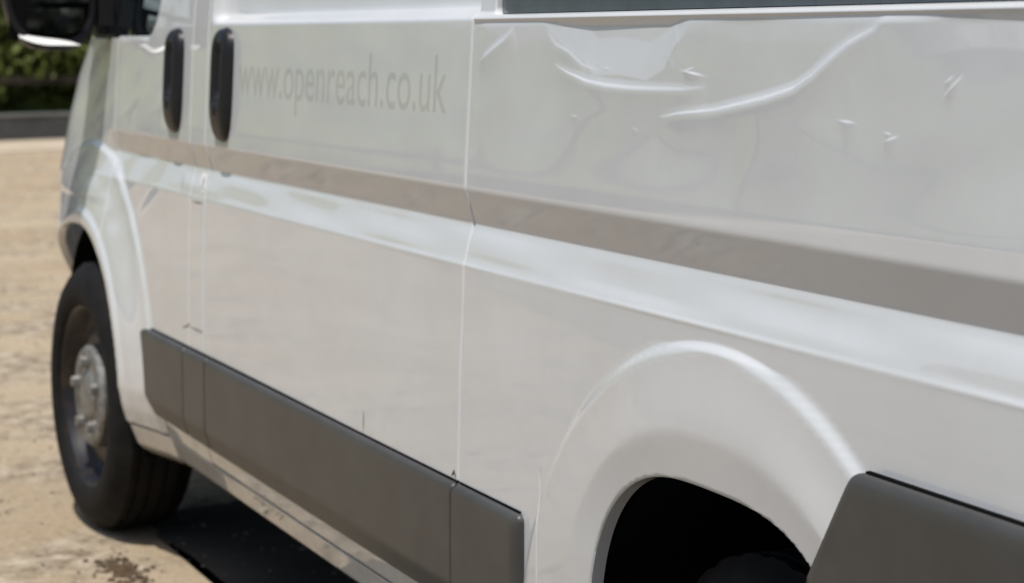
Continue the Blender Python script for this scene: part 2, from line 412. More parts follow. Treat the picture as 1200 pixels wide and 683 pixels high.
# bonnet, nose and windscreen: lofted sections across the van
YC = -1.025
def loft(name, rows, m, parent=van, **k):
    n = len(rows[0]); V = [p for r in rows for p in r]; F = []
    for i in range(len(rows)-1):
        for j in range(n-1): F.append([i*n+j, i*n+j+1, (i+1)*n+j+1, (i+1)*n+j])
    return link(name, mesh(name, V, F), m, parent, **k)
rows = []
for z in [.30, .45, .62, .80, .95, 1.05, 1.12, 1.22, 1.325]:
    xe = float(np.interp(z, [.2, .45, .80, .95, 1.05, 1.12, 1.22, 1.32], [.98, 1.0, .98, .93, .90, .87, .80, .66]))-.003
    y0 = float(SY(xe, z)); row = []
    for t in np.linspace(0, 1, 17):
        y = y0+(2*YC-2*y0)*t; row.append((xe+.10*math.sin(math.pi*t), y, z))
    rows.append(row)
for x, z, yi in [(.30, 1.40, -.28), (-.02, 1.47, -.20)]:
    rows.append([(x+.10*math.sin(math.pi*t), -.0+yi+(2*YC-2*yi)*t, z+.03*math.sin(math.pi*t)) for t in np.linspace(0, 1, 17)])
loft('bonnet', rows, paint)
ws = [rows[-1]]
for x, z, yi in [(-.30, 1.80, -.22), (-.62, 2.16, -.27), (-.80, 2.36, -.34)]:
    ws.append([(x+.08*math.sin(math.pi*t), yi+(2*YC-2*yi)*t, z+.03*math.sin(math.pi*t)) for t in np.linspace(0, 1, 17)])
loft('windscreen', ws, M['glass'])
# A-pillar between windscreen and door opening, scuttle corner
bm = bmesh.new()
def prism(bm, path, w, h):
    prev = None
    for i, p in enumerate(path):
        p = Vector(p); d = (Vector(path[min(i+1, len(path)-1)])-Vector(path[max(i-1, 0)])).normalized()
        s = d.cross(Vector((0, 0, 1))).normalized(); u = s.cross(d).normalized()
        ring = [bm.verts.new(p+s*w*math.cos(a)+u*h*math.sin(a)) for a in np.linspace(0, 2*math.pi, 9)[:-1]]
        if prev:
            for a in range(8): bm.faces.new((prev[a], prev[(a+1) % 8], ring[(a+1) % 8], ring[a]))
        else: bm.faces.new(ring)
        prev = ring
    bm.faces.new(prev[::-1])
prism(bm, [(.06, -.16, 1.30), (-.06, -.13, 1.47), (-.33, -.17, 1.80), (-.66, -.22, 2.16), (-.88, -.30, 2.38)], .07, .06)
bmesh.ops.recalc_face_normals(bm, faces=bm.faces[:])
bmobj('windscreen_pillar', bm, paint, van, smooth=True)
bm = bmesh.new(); boxbm(bm, -.30, .24, -.24, -.055, 1.26, 1.345, .02); bmobj('scuttle_trim', bm, M['black'], van)
# upper sides, roof and far side (one shell)
rows = []
for x in list(np.linspace(-.80, XR, 20)):
    zz = [2.02, 2.05, 2.15, 2.25, 2.33, 2.40, 2.45, 2.49]
    r = [(x, float(prof(z)), z) for z in zz]
    r += [(x, YC+(.65)*math.cos(a)*1.0, 2.49+.035*math.sin(a)) for a in np.linspace(.15, math.pi-.15, 9)]
    r += [(x, 2*YC-float(prof(z)), z) for z in zz[::-1]]
    rows.append(r)
loft('roof', rows, paint)
rows = []
for x in [.50, .2, -.3, -.8, -1.5, -2.2, -3.0, -3.8, XR]:
    zz = [.262, .30, .36, .6, .9, .967, 1.033, 1.091, 1.356, 1.386, 1.6, 2.02] if x < -.5 else [.262, .30, .36, .6, .9, .967, 1.033, 1.091, 1.20, 1.25, 1.28, 1.32]
    rows.append([(x, 2*YC-float(prof(z)), z) for z in zz])
loft('far_side', rows, paint)
# rear doors (seen only from the side of the scene)
for s in (0, 1):
    bm = bmesh.new(); y0 = -.06 if s == 0 else YC-.004; y1 = YC+.004 if s == 0 else 2*YC+.06
    boxbm(bm, XR-.03, XR+.01, y1, y0, .42, 2.30, .012)
    rd = bmobj('rear_door', bm, paint, van)
    bm = bmesh.new(); boxbm(bm, XR-.034, XR-.028, y1+.15, y0-.15, 1.45, 2.05, .002); bmobj('window_glass', bm, M['glass'], rd)
    bm = bmesh.new(); ya = -.03 if s == 0 else 2*YC+.03
    boxbm(bm, XR-.035, XR+.02, min(ya, ya-.0)-.06*(1-s)-.0, max(ya, ya+.0)+.06*s+.001, 1.0, 1.75, .01); bmobj('tail_light', bm, M['red'], van)
bm = bmesh.new(); boxbm(bm, XR-.10, XR+.0, 2*YC+.02, -.02, .36, .55, .03); bmobj('rear_bumper', bm, M['plastic'], van)
# inner shell behind the gaps
ys = lambda x, z: np.minimum(SY(x, z), prof(z))-.036
gi = gmin(rrect(XR+.02, XF-.02, .30, 2.0), neg(circ(RC, RR+.03)), neg(circ(FC, FR+.03)), neg(win_g))
skin('inner_shell', lines(XR+.02, XF-.02, .04, [(-3.4, .6, .02)]), lines(.30, 2.0, .02), gi, ys, M['blackmatt'], van, edge_r=0, depth=0)
bm = bmesh.new()
boxbm(bm, XR+.1, RC[0]-.46, 2*YC+.12, -.14, .27, .31); boxbm(bm, RC[0]+.46, FC[0]-.50, 2*YC+.10, -.12, .268, .31); boxbm(bm, XR+.1, -.6, -.52, -.44, .24, .33); boxbm(bm, XR+.1, -.6, 2*YC+.44, 2*YC+.52, .24, .33)
boxbm(bm, -.05, .05, 2*YC+.3, -.3, .30, .37); boxbm(bm, RC[0]-.05, RC[0]+.05, 2*YC+.3, -.3, .30, .38)
boxbm(bm, -2.3, -1.5, -1.60, -.55, .19, .266, .03)
bmobj('underbody', bm, M['blackmatt'], van)
# wheel wells
for c, r, yo in ((RC, RR, -.012), (FC, FR, .02)):
    n = 28; V = []; F = []
    for i in range(n+1):
        a = math.radians(-12+204*i/n)
        for (rr, y) in ((r+.012, yo-.03), (r+.03, yo-.10), (r+.03, -.62)):
            V.append((c[0]+rr*math.cos(a), y, c[1]+rr*math.sin(a)))
    for i in range(n):
        for j in range(2): F.append([i*3+j, i*3+j+1, (i+1)*3+j+1, (i+1)*3+j])
    b = len(V); V.append((c[0], -.62, c[1])); 
    for i in range(n): F.append([i*3+2, b, (i+1)*3+2])
    link('wheel_arch_liner', mesh('wheel_arch_liner', V, F), M['blackmatt'], van)

# ---- side mouldings
def mould_y(T, bev, gfun):
    def f(x, z):
        d = np.clip(gfun(x, z), 0, None); t = np.clip(d/bev, 0, 1)
        base = prof(z) + np.where(x < -3, .012, 0) 
        return base + T*(.30+.70*np.sqrt(np.clip(1-(1-t)**2.2, 0, 1)))
    return f
def moulding(x0, x1, z0, z1, T=.015, bev=.020, extra=None, r=.008, topb=.022):
    gg = rrect(x0, x1, z0, z1, r)
    if extra: gg = gmin(gg, extra)
    def yy(x, z):
        d = np.clip(gg(x, z), 0, None)
        e = np.minimum(np.clip(d/.004, 0, 1), 1)
        top = np.clip((z1-z)/topb, 0, 1); bot = np.clip((z-z0)/.05, 0, 1)
        return prof(z) + T*(.35+.65*np.sqrt(1-(1-top)**2.4))*(.55+.45*sm(bot)) - .004*(1-np.sqrt(1-(1-e)**2)) 
    return skin('side_moulding', lines(x0, x1, .012), lines(z0, z1, .006, [(z1-.012, .014, .0015)]), gg, yy, M['plastic'], van, edge_r=0, depth=.02)
ML = lambda x, z: ((-.490) - x) - (.615-z)*.10
moulding(XP+.002, -.49, .405, .615, extra=ML, r=.012)
XJ = XS-.062
moulding(XJ+.004, XP-.004, .405, .615)
moulding(XB+.003, XJ-.003, .405, .615)
x0m, x1m = -2.912, XB-.004
gm4 = rrect(x0m, x1m, .405, .615, .014)
def y4(x, z):
    top = np.clip((.615-z)/.022, 0, 1); rear = np.clip((x-x0m)/.024, 0, 1); bot = np.clip((z-.405)/.05, 0, 1)
    return prof(z)+.016*(.35+.65*np.sqrt(1-(1-top)**2.4))*(.15+.85*np.sqrt(1-(1-rear)**2.2))*(.55+.45*sm(bot))
skin('side_moulding', lines(x0m, x1m, .006), lines(.405, .615, .006, [(.603, .014, .0015)]), gm4, y4, M['plastic'], van, edge_r=.0025, depth=.02)
# rear moulding, behind the arch
def gm5f(x, z):
    a = .856-z
    p0, p1 = (-3.745, .715), (-3.832, .857); d = (p1[0]-p0[0], p1[1]-p0[1]); L = math.hypot(*d)
    b = -((x-p0[0])*d[1]-(z-p0[1])*d[0])/L
    c = rear_r(x, z)-(RR+.001)
    e = x-(XR+.03); f = z-.40
    h = -3.60-x
    ab = .012-np.hypot(np.minimum(a-.012, 0), np.minimum(b-.012, 0))
    ab = np.where((a < .012) & (b < .012), ab, np.minimum(a, b))
    return np.minimum.reduce([ab, c, e, f, h])
def y5(x, z):
    d = np.clip(gm5f(x, z), 0, None); t = np.clip(d/.014, 0, 1); tp = np.clip((.856-z)/.02, 0, 1)
    return prof(z)+.012+.014*(.35+.65*np.sqrt(1-(1-t)**2.2))*np.where(tp < 1, .8+.2*tp, 1)
skin('side_moulding', lines(XR+.03, -3.60, .009, [(-3.78, .09, .004)]), lines(.40, .856, .008, [(.80, .07, .003)]), gm5f, y5, M['plastic'], van, edge_r=0, depth=.035)

def gap_shade(x0, x1, z0, z1, off):  # black strip drawn as the shadowed gap along the moulding's top edge
    skin('moulding_shade', lines(x0, x1, .03), lines(z0, z1, .002), rrect(x0, x1, z0, z1), lambda x, z: prof(z)+off, M['blackmatt'], van, edge_r=0, depth=.006)
gap_shade(XP+.004, -.50, .6145, .6180, .0030); gap_shade(XJ+.004, XP-.004, .6145, .6180, .0030); gap_shade(XB+.004, XJ-.004, .6145, .6180, .0030); gap_shade(-2.900, XB-.005, .6145, .6180, .0030)
gap_shade(XR+.04, -3.848, .8552, .8590, .0135)
# ---- rail slot for the sliding door
def ry(x, z):
    return prof(np.full_like(z, 1.36))-.020 - .020*sm((z-1.392)/.004)*sm((1.413-z)/.004) 
skin('door_rail', lines(XR+.13, -2.72, .05), lines(1.368, 1.424, .01, [(1.392, .006, .001), (1.413, .006, .001)]), rrect(XR+.12, -2.716, 1.367, 1.4245, .011), ry, M['slate'], van, edge_r=0, depth=.0)

# ---- door handles
def handle(parent, cx, z0, z1, w):
    n, k = 26, 44; V = []; F = []
    zc, hz, hx = (z0+z1)/2, (z1-z0)/2, w/2
    prf = float(prof(zc))
    for j in range(k+1):
        v = -1+2*j/k
        for i in range(n+1):
            u = -1+2*i/n
            wid = (1-abs(v)**7)**.5 * (1-.10*max(0, -v)**2) if abs(v) < 1 else 0
            x = cx+u*hx*max(wid, .02); z = zc+v*hz
            e = max(0., 1-abs(u)**4)**.5*max(0., 1-abs(v)**7)**.5
            h = .027*e
            # deep finger scoop, opening towards the rear edge
            sc = math.exp(-((u+.12)/.30)**4)*math.exp(-((v-.22)/.46)**6)
            h -= .034*sc*(e > .1)
            # lower part slopes back to the panel
            h *= 1-.40*max(0., (-v-.35)/.65)**1.5
            # key barrel
            d = math.hypot((x-cx+.002)/.010, (z-(zc-.42*hz))/.010)
            if d < 1.25: h += .004*min(1, max(0, (1.25-d)/.25))
            V.append((x, float(prof(z))-.002+h, z))
    for j in range(k):
        for i in range(n):
            a = j*(n+1)+i; F.append([a, a+1, a+n+2, a+n+1])
    me = mesh('door_handle', V, F); bm = bmesh.new(); bm.from_mesh(me); bm.faces.ensure_lookup_table()
    if bm.faces[len(bm.faces)//2].normal.y < 0: bmesh.ops.reverse_faces(bm, faces=bm.faces[:])
    bm.to_mesh(me); bm.free()
    return link('door_handle', me, M['black'], parent)
handle(cdoor, -.848, 1.106, 1.354, .124)
handle(sdoor, -1.256, 1.102, 1.354, .128)

# ---- lettering on the sliding door
cu = bpy.data.curves.new('letters', 'FONT'); cu.body = 'www.openreach.co.uk'; cu.size = 1.0; cu.resolution_u = 5
to = bpy.data.objects.new('letters_tmp', cu); COL.objects.link(to)
dg = bpy.context.evaluated_depsgraph_get(); tm = bpy.data.meshes.new_from_object(to.evaluated_get(dg))
bpy.data.objects.remove(to)
co = np.array([v.co[:] for v in tm.vertices]); mnx, mxx = co[:, 0].min(), co[:, 0].max()
xa, xb, zb = -1.362, -2.552, 1.2085
hz_ = .1005/.73
for v in tm.vertices:
    x = xa+(v.co.x-mnx)/(mxx-mnx)*(xb-xa); z = zb+v.co.y*hz_
    v.co = (x, float(prof(z))+.00015, z)
lt = link('lettering', tm, M['letter'], sdoor, smooth=False)
bm = bmesh.new(); bm.from_mesh(tm); bm.faces.ensure_lookup_table()
fl_ = [f for f in bm.faces if f.normal.y < 0]
if fl_: bmesh.ops.reverse_faces(bm, faces=fl_)
bm.to_mesh(tm); bm.free()

# ---- small marks: scrapes, sticker, chips
def strip(name, pts, w, m, off=.0007, parent=van, label=None):
    V = []; F = []
    for i, (x, z) in enumerate(pts):
        a = pts[max(0, i-1)]; b = pts[min(len(pts)-1, i+1)]; d = np.array([b[0]-a[0], b[1]-a[1]]); d /= np.linalg.norm(d)
        ww = w*(.25 if i in (0, len(pts)-1) else 1)*(.8+.4*random.random())
        for s in (-1, 1):
            xx, zz = x-d[1]*ww*s, z+d[0]*ww*s
            V.append((xx, float(SY(xx, zz))+off, zz))
    for i in range(len(pts)-1): F.append([2*i, 2*i+1, 2*i+3, 2*i+2])
    return link(name, mesh(name, V, F), m, parent, smooth=False, label=label)
strip('paint_crack', [(-.93,.655),(-.96,.660),(-.985,.668),(-1.01,.676),(-1.02,.678)], .0016, M['chip'], label='short dark paint crack below the fuel flap')
strip('flap_gap', [(XS+.004,.6655),(XS+.05,.6655),(XP-.03,.6655)], .0016, M['chip'], off=.0016)
strip('flap_gap', [(XS+.004,.9575),(XS+.05,.9575),(XP-.02,.9575)], .0018, M['chip'], off=.0016)
strip('scratch', [(-2.195,.618),(-2.196,.632),(-2.196,.648),(-2.194,.662)], .0011, M['chip'])
strip('paint_chip', [(-2.622,.622),(-2.632,.630),(-2.640,.621)], .0035, M['chip'])
bm = bmesh.new(); V = []
sx0, sx1, sz0, sz1 = -1.098, -1.045, .985, 1.025
st = mesh('sticker', [(sx0, prof(sz0)+.001, sz0), (sx1, prof(sz0)+.001, sz0), (sx1, prof(sz1)+.001, sz1), (sx0, prof(sz1)+.001, sz1)], [[0, 1, 2, 3]])
bm.free()
link('sticker', st, mat('sticker_white', (.8, .8, .78), .4), van, smooth=False, label='small white sticker with a grey oval on the door pillar')
ring = [(-1.071+.010*math.cos(a), 0, 1.005+.012*math.sin(a)) for a in np.linspace(0, 2*math.pi, 17)[:-1]]
link('sticker_mark', mesh('sticker_mark', [(x, float(prof(z))+.0016, z) for x, _, z in ring], [list(range(16))]), M['letter'], van, smooth=False)

# ------------------------------------------------------------------ wheels
def lathe(prof_, n=72):
    """prof_ list of (r, y); axis y"""
    V = []; F = []; k = len(prof_)
    for i in range(n):
        a = 2*math.pi*i/n
        for r, y in prof_: V.append((r*math.cos(a), y, r*math.sin(a)))
    for i in range(n):
        for j in range(k-1):
            F.append([i*k+j, ((i+1) % n)*k+j, ((i+1) % n)*k+j+1, i*k+j+1])
    return V, F
def wheel(name_loc, rotz=0.):
    R = .355; w = bpy.data.objects.new('wheel', None); COL.objects.link(w); w.parent = van; w.location = name_loc; w.rotation_euler = (0, 0, rotz)
    # tyre: y from 0 (outer) to -.215
    pr = [(.238, -.012), (.241, -.004), (.252, .004), (.272, .009), (.295, .008), (.318, .001), (.334, -.010), (.346, -.024)]
    ty = -.024
    for gy in (-.052, -.088, -.127, -.163):
        pr += [(R, ty-.008), (R+.000, gy+.005), (R-.009, gy+.004), (R-.009, gy-.004), (R, gy-.005)]; ty = gy
    pr += [(.346, -.191), (.330, -.206), (.29, -.218), (.26, -.214), (.242, -.200)]
    V, F = lathe(pr, 120); k = len(pr)
    V = [list(v) for v in V]
    for i in range(120):          # shoulder blocks: every fourth column is a slot
        for j, (r, y) in enumerate(pr):
            if r >= .330 and (y > -.05 or y < -.165) and i % 4 == 0:
                v = V[i*k+j]; s = (r-.004)/r; v[0] *= s; v[2] *= s
    me = mesh('tyre', V, F); link('tyre', me, M['tyre'], w); sharp(me, 40)
    # steel rim
    pr = [(.206, -.002), (.209, .004), (.204, .006), (.198, -.002), (.192, -.020), (.183, -.036), (.176, -.055), (.170, -.052), (.150, -.030), (.140, -.028), (.120, -.040), (.060, -.045), (.0, -.045)]
    pr = [(r*1.17 if r > .14 else r, y-(.012 if r > .1 else 0)) for r, y in pr]
    V, F = lathe(pr, 72); me = mesh('rim', V, F)
    link('rim', me, M['rim'], w)
    # silver hub cover with studs
    bm = bmesh.new()
    V, F = lathe([(.135, -.045), (.135, -.022), (.128, -.014), (.110, -.012), (.085, -.018), (.070, -.016), (.062, -.010), (.050, -.006), (.0, -.005)], 48)
    vs = [bm.verts.new(v) for v in V]
    for f in F: bm.faces.new([vs[i] for i in f])
    for q in range(5):
        a = 2*math.pi*q/5+.3; c = Vector((.092*math.cos(a), -.008, .092*math.sin(a)))
        r_ = bmesh.ops.create_cone(bm, cap_ends=True, segments=6, radius1=.017, radius2=.014, depth=.026)
        bmesh.ops.rotate(bm, verts=r_['verts'], cent=(0, 0, 0), matrix=Matrix.Rotation(-math.pi/2, 3, 'X')); bmesh.ops.translate(bm, verts=r_['verts'], vec=c)
    bmesh.ops.recalc_face_normals(bm, faces=bm.faces[:])
    bmobj('hub_cover', bm, M['silver'], w)
    # dark hand holes in the disc
    V = []; F = []
    for q in range(8):
        a0 = 2*math.pi*q/8; b = len(V)
        for t in np.linspace(0, 2*math.pi, 13)[:-1]:
            rr = .158+.011*math.sin(t); a = a0+.13*math.cos(t); V.append((rr*math.cos(a), -.0265, rr*math.sin(a)))
        F.append(list(range(b, b+12)))
    return w
wheel((-.085, .066, .364), math.radians(3)).scale = (1.025, 1.025, 1.025)
wheel((-3.497, -.055, .335)).scale = (.944, .944, .944)
for x in (0, -3.5):
    w = wheel((x, 2*YC-.0, .355)); w.rotation_euler = (0, 0, math.pi)

# ------------------------------------------------------------------ wing mirror
mir = bpy.data.objects.new('wing_mirror', None); COL.objects.link(mir); mir.parent = van; mir.location = (-.12, .140, 1.297); mir.scale = (.9, .86, 1)
def housing():
    # rounded block: y -.14..+.145, z .0...40, x 0..0.13 ; rear face open for the glass
    V = []; F = []; n = 40
    def ringpts(sc, x, dz=0):
        out = []
        for i in range(n):
            a = 2*math.pi*i/n; c, s = math.cos(a), math.sin(a)
            ex = .55
            y = .142*sc*math.copysign(abs(c)**ex, c); z = .205*sc*math.copysign(abs(s)**ex, s)+.205
            z += .050*max(0., y/.142)**2.2*(1-z/.41)
            out.append((x, y, z))
        return out
    rings = [ringpts(.86, -.030), ringpts(.97, -.045), ringpts(1.0, -.030), ringpts(1.0, .03), ringpts(.93, .08), ringpts(.70, .125), ringpts(.30, .145)]
    for r in rings: V += r
    for k in range(len(rings)-1):
        for i in range(n): F.append([k*n+i, k*n+(i+1) % n, (k+1)*n+(i+1) % n, (k+1)*n+i])
    F.append([(len(rings)-1)*n+i for i in range(n)])
    return mesh('mirror_housing', V, F)
link('mirror_housing', housing(), M['black'], mir)
def mglass(name, z0, z1, x, tilt, tiltz, m, crv=.0):
    V = []; F = []; a_, b_ = 14, 8
    for j in range(b_+1):
        for i in range(a_+1):
            y = (-.118+.236*i/a_) if z0 > .1 else (-.098+.170*i/a_); t = j/b_
            lo = z0+.030*sm((abs(y)-.05)/.07) if z0 < .1 else z0
            z = lo+(z1-lo)*t
            V.append((x+tilt*(z-z0)+tiltz*y+crv*((y/.12)**2+((t-.5)*2)**2*.4), y, z))
    for j in range(b_):
        for i in range(a_): q = j*(a_+1)+i; F.append([q, q+a_+1, q+a_+2, q+1])
    return link(name, mesh(name, V, F), m, mir)
mglass('mirror_glass', .125, .385, -.034, .02, .10, M['mirror'])
mglass('wide_angle_glass', .044, .110, -.040, .02, .10, M['mirror'], .0)
bm = bmesh.new(); boxbm(bm, -.028, -.024, -.125, .125, .03, .39); bmobj('backing_plate', bm, M['blackmatt'], mir)
V = []; F = []  # white strip stands in for the bright reflection in the lower mirror
for i in range(15):
    t = i/14; y = .100-.185*t; h = .019*math.sin(math.pi*min(1, .12+t*.86))**.6; zb = .014+.030*max(0., y/.12)**2
    V += [(-.052, y, zb), (-.047, y, zb+h*.5), (-.034, y, zb+h)]
for i in range(14):
    for k in range(2): q = i*3+k; F.append([q, q+1, q+4, q+3])
link('mirror_glint', mesh('mirror_glint', V, F), M['white_glint'], mir, label='white strip standing for the bright reflection along the bottom of the mirror')
bm = bmesh.new(); boxbm(bm, -.05, .10, -.215, -.12, .04, .16, .025); bmobj('mirror_arm', bm, M['black'], mir)
bm = bmesh.new(); boxbm(bm, -.06, .26, -.235, -.178, .02, .20, .02); bmobj('mirror_foot', bm, M['black'], mir)

# ------------------------------------------------------------------ ground, wall, planting
def ground():
    xs = np.concatenate([np.linspace(-300, -9, 12), np.linspace(-8, 2.2, 150), np.linspace(2.6, 30, 60), np.linspace(40, 400, 12)])
    ys = np.concatenate([np.linspace(-300, -9, 12), np.linspace(-8, -1.2, 24), np.linspace(-1.1, 1.6, 90), np.linspace(2, 30, 40), np.linspace(40, 300, 10)])
    X, Y = np.meshgrid(xs, ys, indexing='ij')
    Z = .004*np.sin(X*2.1+Y)*np.sin(Y*3.3) + .003*np.sin(X*7+1)*np.sin(Y*9+X*2) + .0022*np.sin(X*17+Y*11)*np.sin(Y*23-X*7)
    Z = np.where((np.abs(X) < 15) & (np.abs(Y) < 15), Z, 0)-.004
    V = np.stack([X, Y, Z], -1).reshape(-1, 3); n = len(ys)
    F = [[i*n+j, (i+1)*n+j, (i+1)*n+j+1, i*n+j+1] for i in range(len(xs)-1) for j in range(n-1)]
    nr_ = np.hypot(V[:, 0]+1, V[:, 1]) < 3; V[:, 2] = np.where(nr_, -.0018, -.004)+(V[:, 2]+.004)*np.where(nr_, .12, .5)
    return mesh('ground', V, F)
link('ground', ground(), M['ground'], kind='structure', label='tan dusty yard ground under and around the van')
def asphalt():
    r = random.Random(4); pts = []
    edge = [(.6, -2.9), (.2, -1.2), (.1, -.5), (.02, -.22), (-.12, -.12), (-.28, -.085), (-.42, -.105), (-.80, -.11), (-1.2, -.10), (-1.3, .30), (-1.3, .8), (-.9, 1.6), (-.2, 2.4), (1.5, 3.2), (9, 4.5), (40, 7), (60, 9)]  # near edge follows the van's shadow, so the shade underneath comes out darker
    for a, b in zip(edge[:-1], edge[1:]):
        n = max(2, int(math.hypot(b[0]-a[0], b[1]-a[1])/.03)) if abs(a[0]) < 3 else 4
        for i in range(n):
            t = i/n; pts.append((a[0]+(b[0]-a[0])*t+r.uniform(-.012, .012), a[1]+(b[1]-a[1])*t+r.uniform(-.008, .008)))
    pts.append(edge[-1])
    V = [(x, y, .0014) for x, y in pts]+[(x if False else -60, y, .0014) for x, y in pts]
    n = len(pts); F = [[i, i+1, n+i+1, n+i] for i in range(n-1)]
    V += [(x, y, -.03) for x, y in pts]; F += [[i, 2*n+i, 2*n+i+1, i+1] for i in range(n-1)]
    return mesh('road', V, F)
ROADM = mat('asphalt', (.130, .122, .106), rough=.95, spec=.0, noise=(1.6, (.075, .071, .063), .38, .75, 9), bump=(90, .5, .004))
link('road', asphalt(), ROADM, smooth=False, kind='structure', label='dark grey asphalt beside and under the van, carried forward to darken the shade there')
def dusty(m):
    n = m.node_tree.nodes; l = m.node_tree.links; p = n['Principled BSDF']; src = p.inputs['Base Color'].links[0].from_socket
    tc = n.new('ShaderNodeTexCoord'); sx = n.new('ShaderNodeSeparateXYZ'); l.new(tc.outputs['Object'], sx.inputs[0])
    a = n.new('ShaderNodeMapRange'); a.inputs['From Min'].default_value = -5.5; a.inputs['From Max'].default_value = -1.2; l.new(sx.outputs['X'], a.inputs['Value'])
    b = n.new('ShaderNodeMapRange'); b.inputs['From Min'].default_value = .1; b.inputs['From Max'].default_value = .6; l.new(sx.outputs['Y'], b.inputs['Value'])
    t = n.new('ShaderNodeTexNoise'); t.inputs['Scale'].default_value = 1.1; t.inputs['Detail'].default_value = 8; l.new(tc.outputs['Object'], t.inputs['Vector'])
    c = n.new('ShaderNodeMath'); c.operation = 'MULTIPLY'; l.new(a.outputs[0], c.inputs[0]); l.new(b.outputs[0], c.inputs[1])
    d = n.new('ShaderNodeMapRange'); d.inputs['From Min'].default_value = .25; d.inputs['From Max'].default_value = .75; l.new(t.outputs['Fac'], d.inputs['Value'])
    e = n.new('ShaderNodeMath'); e.operation = 'MULTIPLY_ADD'; l.new(d.outputs[0], e.inputs[0]); e.inputs[1].default_value = .35; l.new(c.outputs[0], e.inputs[2])
    f = n.new('ShaderNodeMath'); f.operation = 'MULTIPLY'; l.new(e.outputs[0], f.inputs[0]); l.new(b.outputs[0], f.inputs[1]); f.use_clamp = True
    x = n.new('ShaderNodeMix'); x.data_type = 'RGBA'; l.new(f.outputs[0], x.inputs[0]); l.new(src, x.inputs[6]); x.inputs[7].default_value = (.30, .25, .185, 1)
    l.new(x.outputs[2], p.inputs['Base Color'])
dusty(ROADM)
def pebbles(name, n, x0, x1, y0, y1, s0, s1, m, label, cat):
    V = []; F = []
    ico = [(0, 0, 1), (.9, 0, .3), (.28, .85, .3), (-.73, .53, .3), (-.73, -.53, .3), (.28, -.85, .3), (0, 0, -.6)]
    fc = [(0, 1, 2), (0, 2, 3), (0, 3, 4), (0, 4, 5), (0, 5, 1), (6, 2, 1), (6, 3, 2), (6, 4, 3), (6, 5, 4), (6, 1, 5)]
    for _ in range(n):
        x = x0+(x1-x0)*random.random(); y = y0+(y1-y0)*random.random(); s = s0+(s1-s0)*random.random()**3; a = random.random()*6.28
        b = len(V); sx, sy, sz = s*random.uniform(.7, 1.3), s*random.uniform(.6, 1.), s*random.uniform(.4, .8)
        for p in ico:
            px, py, pz = p[0]*sx, p[1]*sy, p[2]*sz
            V.append((x+px*math.cos(a)-py*math.sin(a), y+px*math.sin(a)+py*math.cos(a), pz+.001))
        F += [tuple(b+q for q in f) for f in fc]
    o = link(name, mesh(name, V, F), m, smooth=False, kind='stuff', label=label, cat=cat)
    return o
pebbles('gravel', 5000, -1.2, 6.0, -.9, 2.2, .0015, .011, M['stone'], 'loose pale gravel and grit scattered over the tan ground', 'gravel')
# clod of dried mud beside the front wheel
V = []; F = []
for q in range(190):
    r = abs(random.gauss(0, 1)); a = random.random()*6.28
    cx, cy = -.60+.10*r*math.cos(a), .085+.032*r*math.sin(a); s = random.uniform(.002, .013); b = len(V)
    for p in [(0, 0, .8), (1, 0, 0), (.3, .9, 0), (-.8, .5, 0), (-.8, -.6, 0), (.3, -.95, 0)]:
        V.append((cx+p[0]*s*random.uniform(.8, 1.5), cy+p[1]*s, p[2]*s*.8))
    F += [(b, b+1+k, b+1+(k+1) % 5) for k in range(5)]
link('mud_clod', mesh('mud_clod', V, F), M['debris'], smooth=False, label='crumbled brown mud on the ground behind the front tyre', cat='mud', kind='stuff')

# low dark retaining wall across the yard (local x along the wall)
wall_dir = Vector((.42, -1, 0)).normalized()
w0 = Vector((22.15, -3.9, 0))
bm = bmesh.new()
def obox(bm, c, ax, ay, hx, hy, z0, z1, bev=.0):
    r = bmesh.ops.create_cube(bm, size=1)
    for v in r['verts']:
        v.co = c+ax*v.co.x*2*hx+ay*v.co.y*2*hy+Vector((0, 0, z0+(v.co.z+.5)*(z1-z0)))
    if bev: bmesh.ops.bevel(bm, geom=list({e for v in r['verts'] for e in v.link_edges}), offset=bev, segments=1, affect='EDGES')
nrm = Vector((wall_dir.y*-1, wall_dir.x, 0)); 
if nrm.x < 0: nrm = -nrm
obox(bm, w0+nrm*.15, wall_dir, nrm, 22, .15, -.1, .30, .02)
obox(bm, w0+nrm*.15, wall_dir, nrm, 22, .19, 302/1000, .35, .015)
bmobj('low_wall', bm, M['concrete'], label='low dark grey wall at the far edge of the yard', cat='wall')
bm = bmesh.new()
for q in range(12):
    c = w0+nrm*.45+wall_dir*(-20+q*3.6); obox(bm, c, wall_dir, nrm, .05, .05, 0, 1.15)
fence = empty('rail_fence', 'dark timber rail fence standing behind the low wall', 'fence', (0, 0, 0))
bm.free()
pm = None
for q in range(12):
    c = w0+nrm*.45+wall_dir*(-20+q*3.6)
    if pm is None:
        b2 = bmesh.new(); obox(b2, Vector((0, 0, 0)), wall_dir, nrm, .05, .05, 0, .95, .008); pm = bpy.data.meshes.new('post'); b2.to_mesh(pm); b2.free()
    o = link('post', pm, M['bark'], fence, smooth=False); o.location = c
for zz in (.72,):
    b2 = bmesh.new(); obox(b2, w0+nrm*.38+Vector((0, 0, 0)), wall_dir, nrm, 20, .02, zz, zz+.11, .006); bmobj('rail', b2, M['bark'], fence)

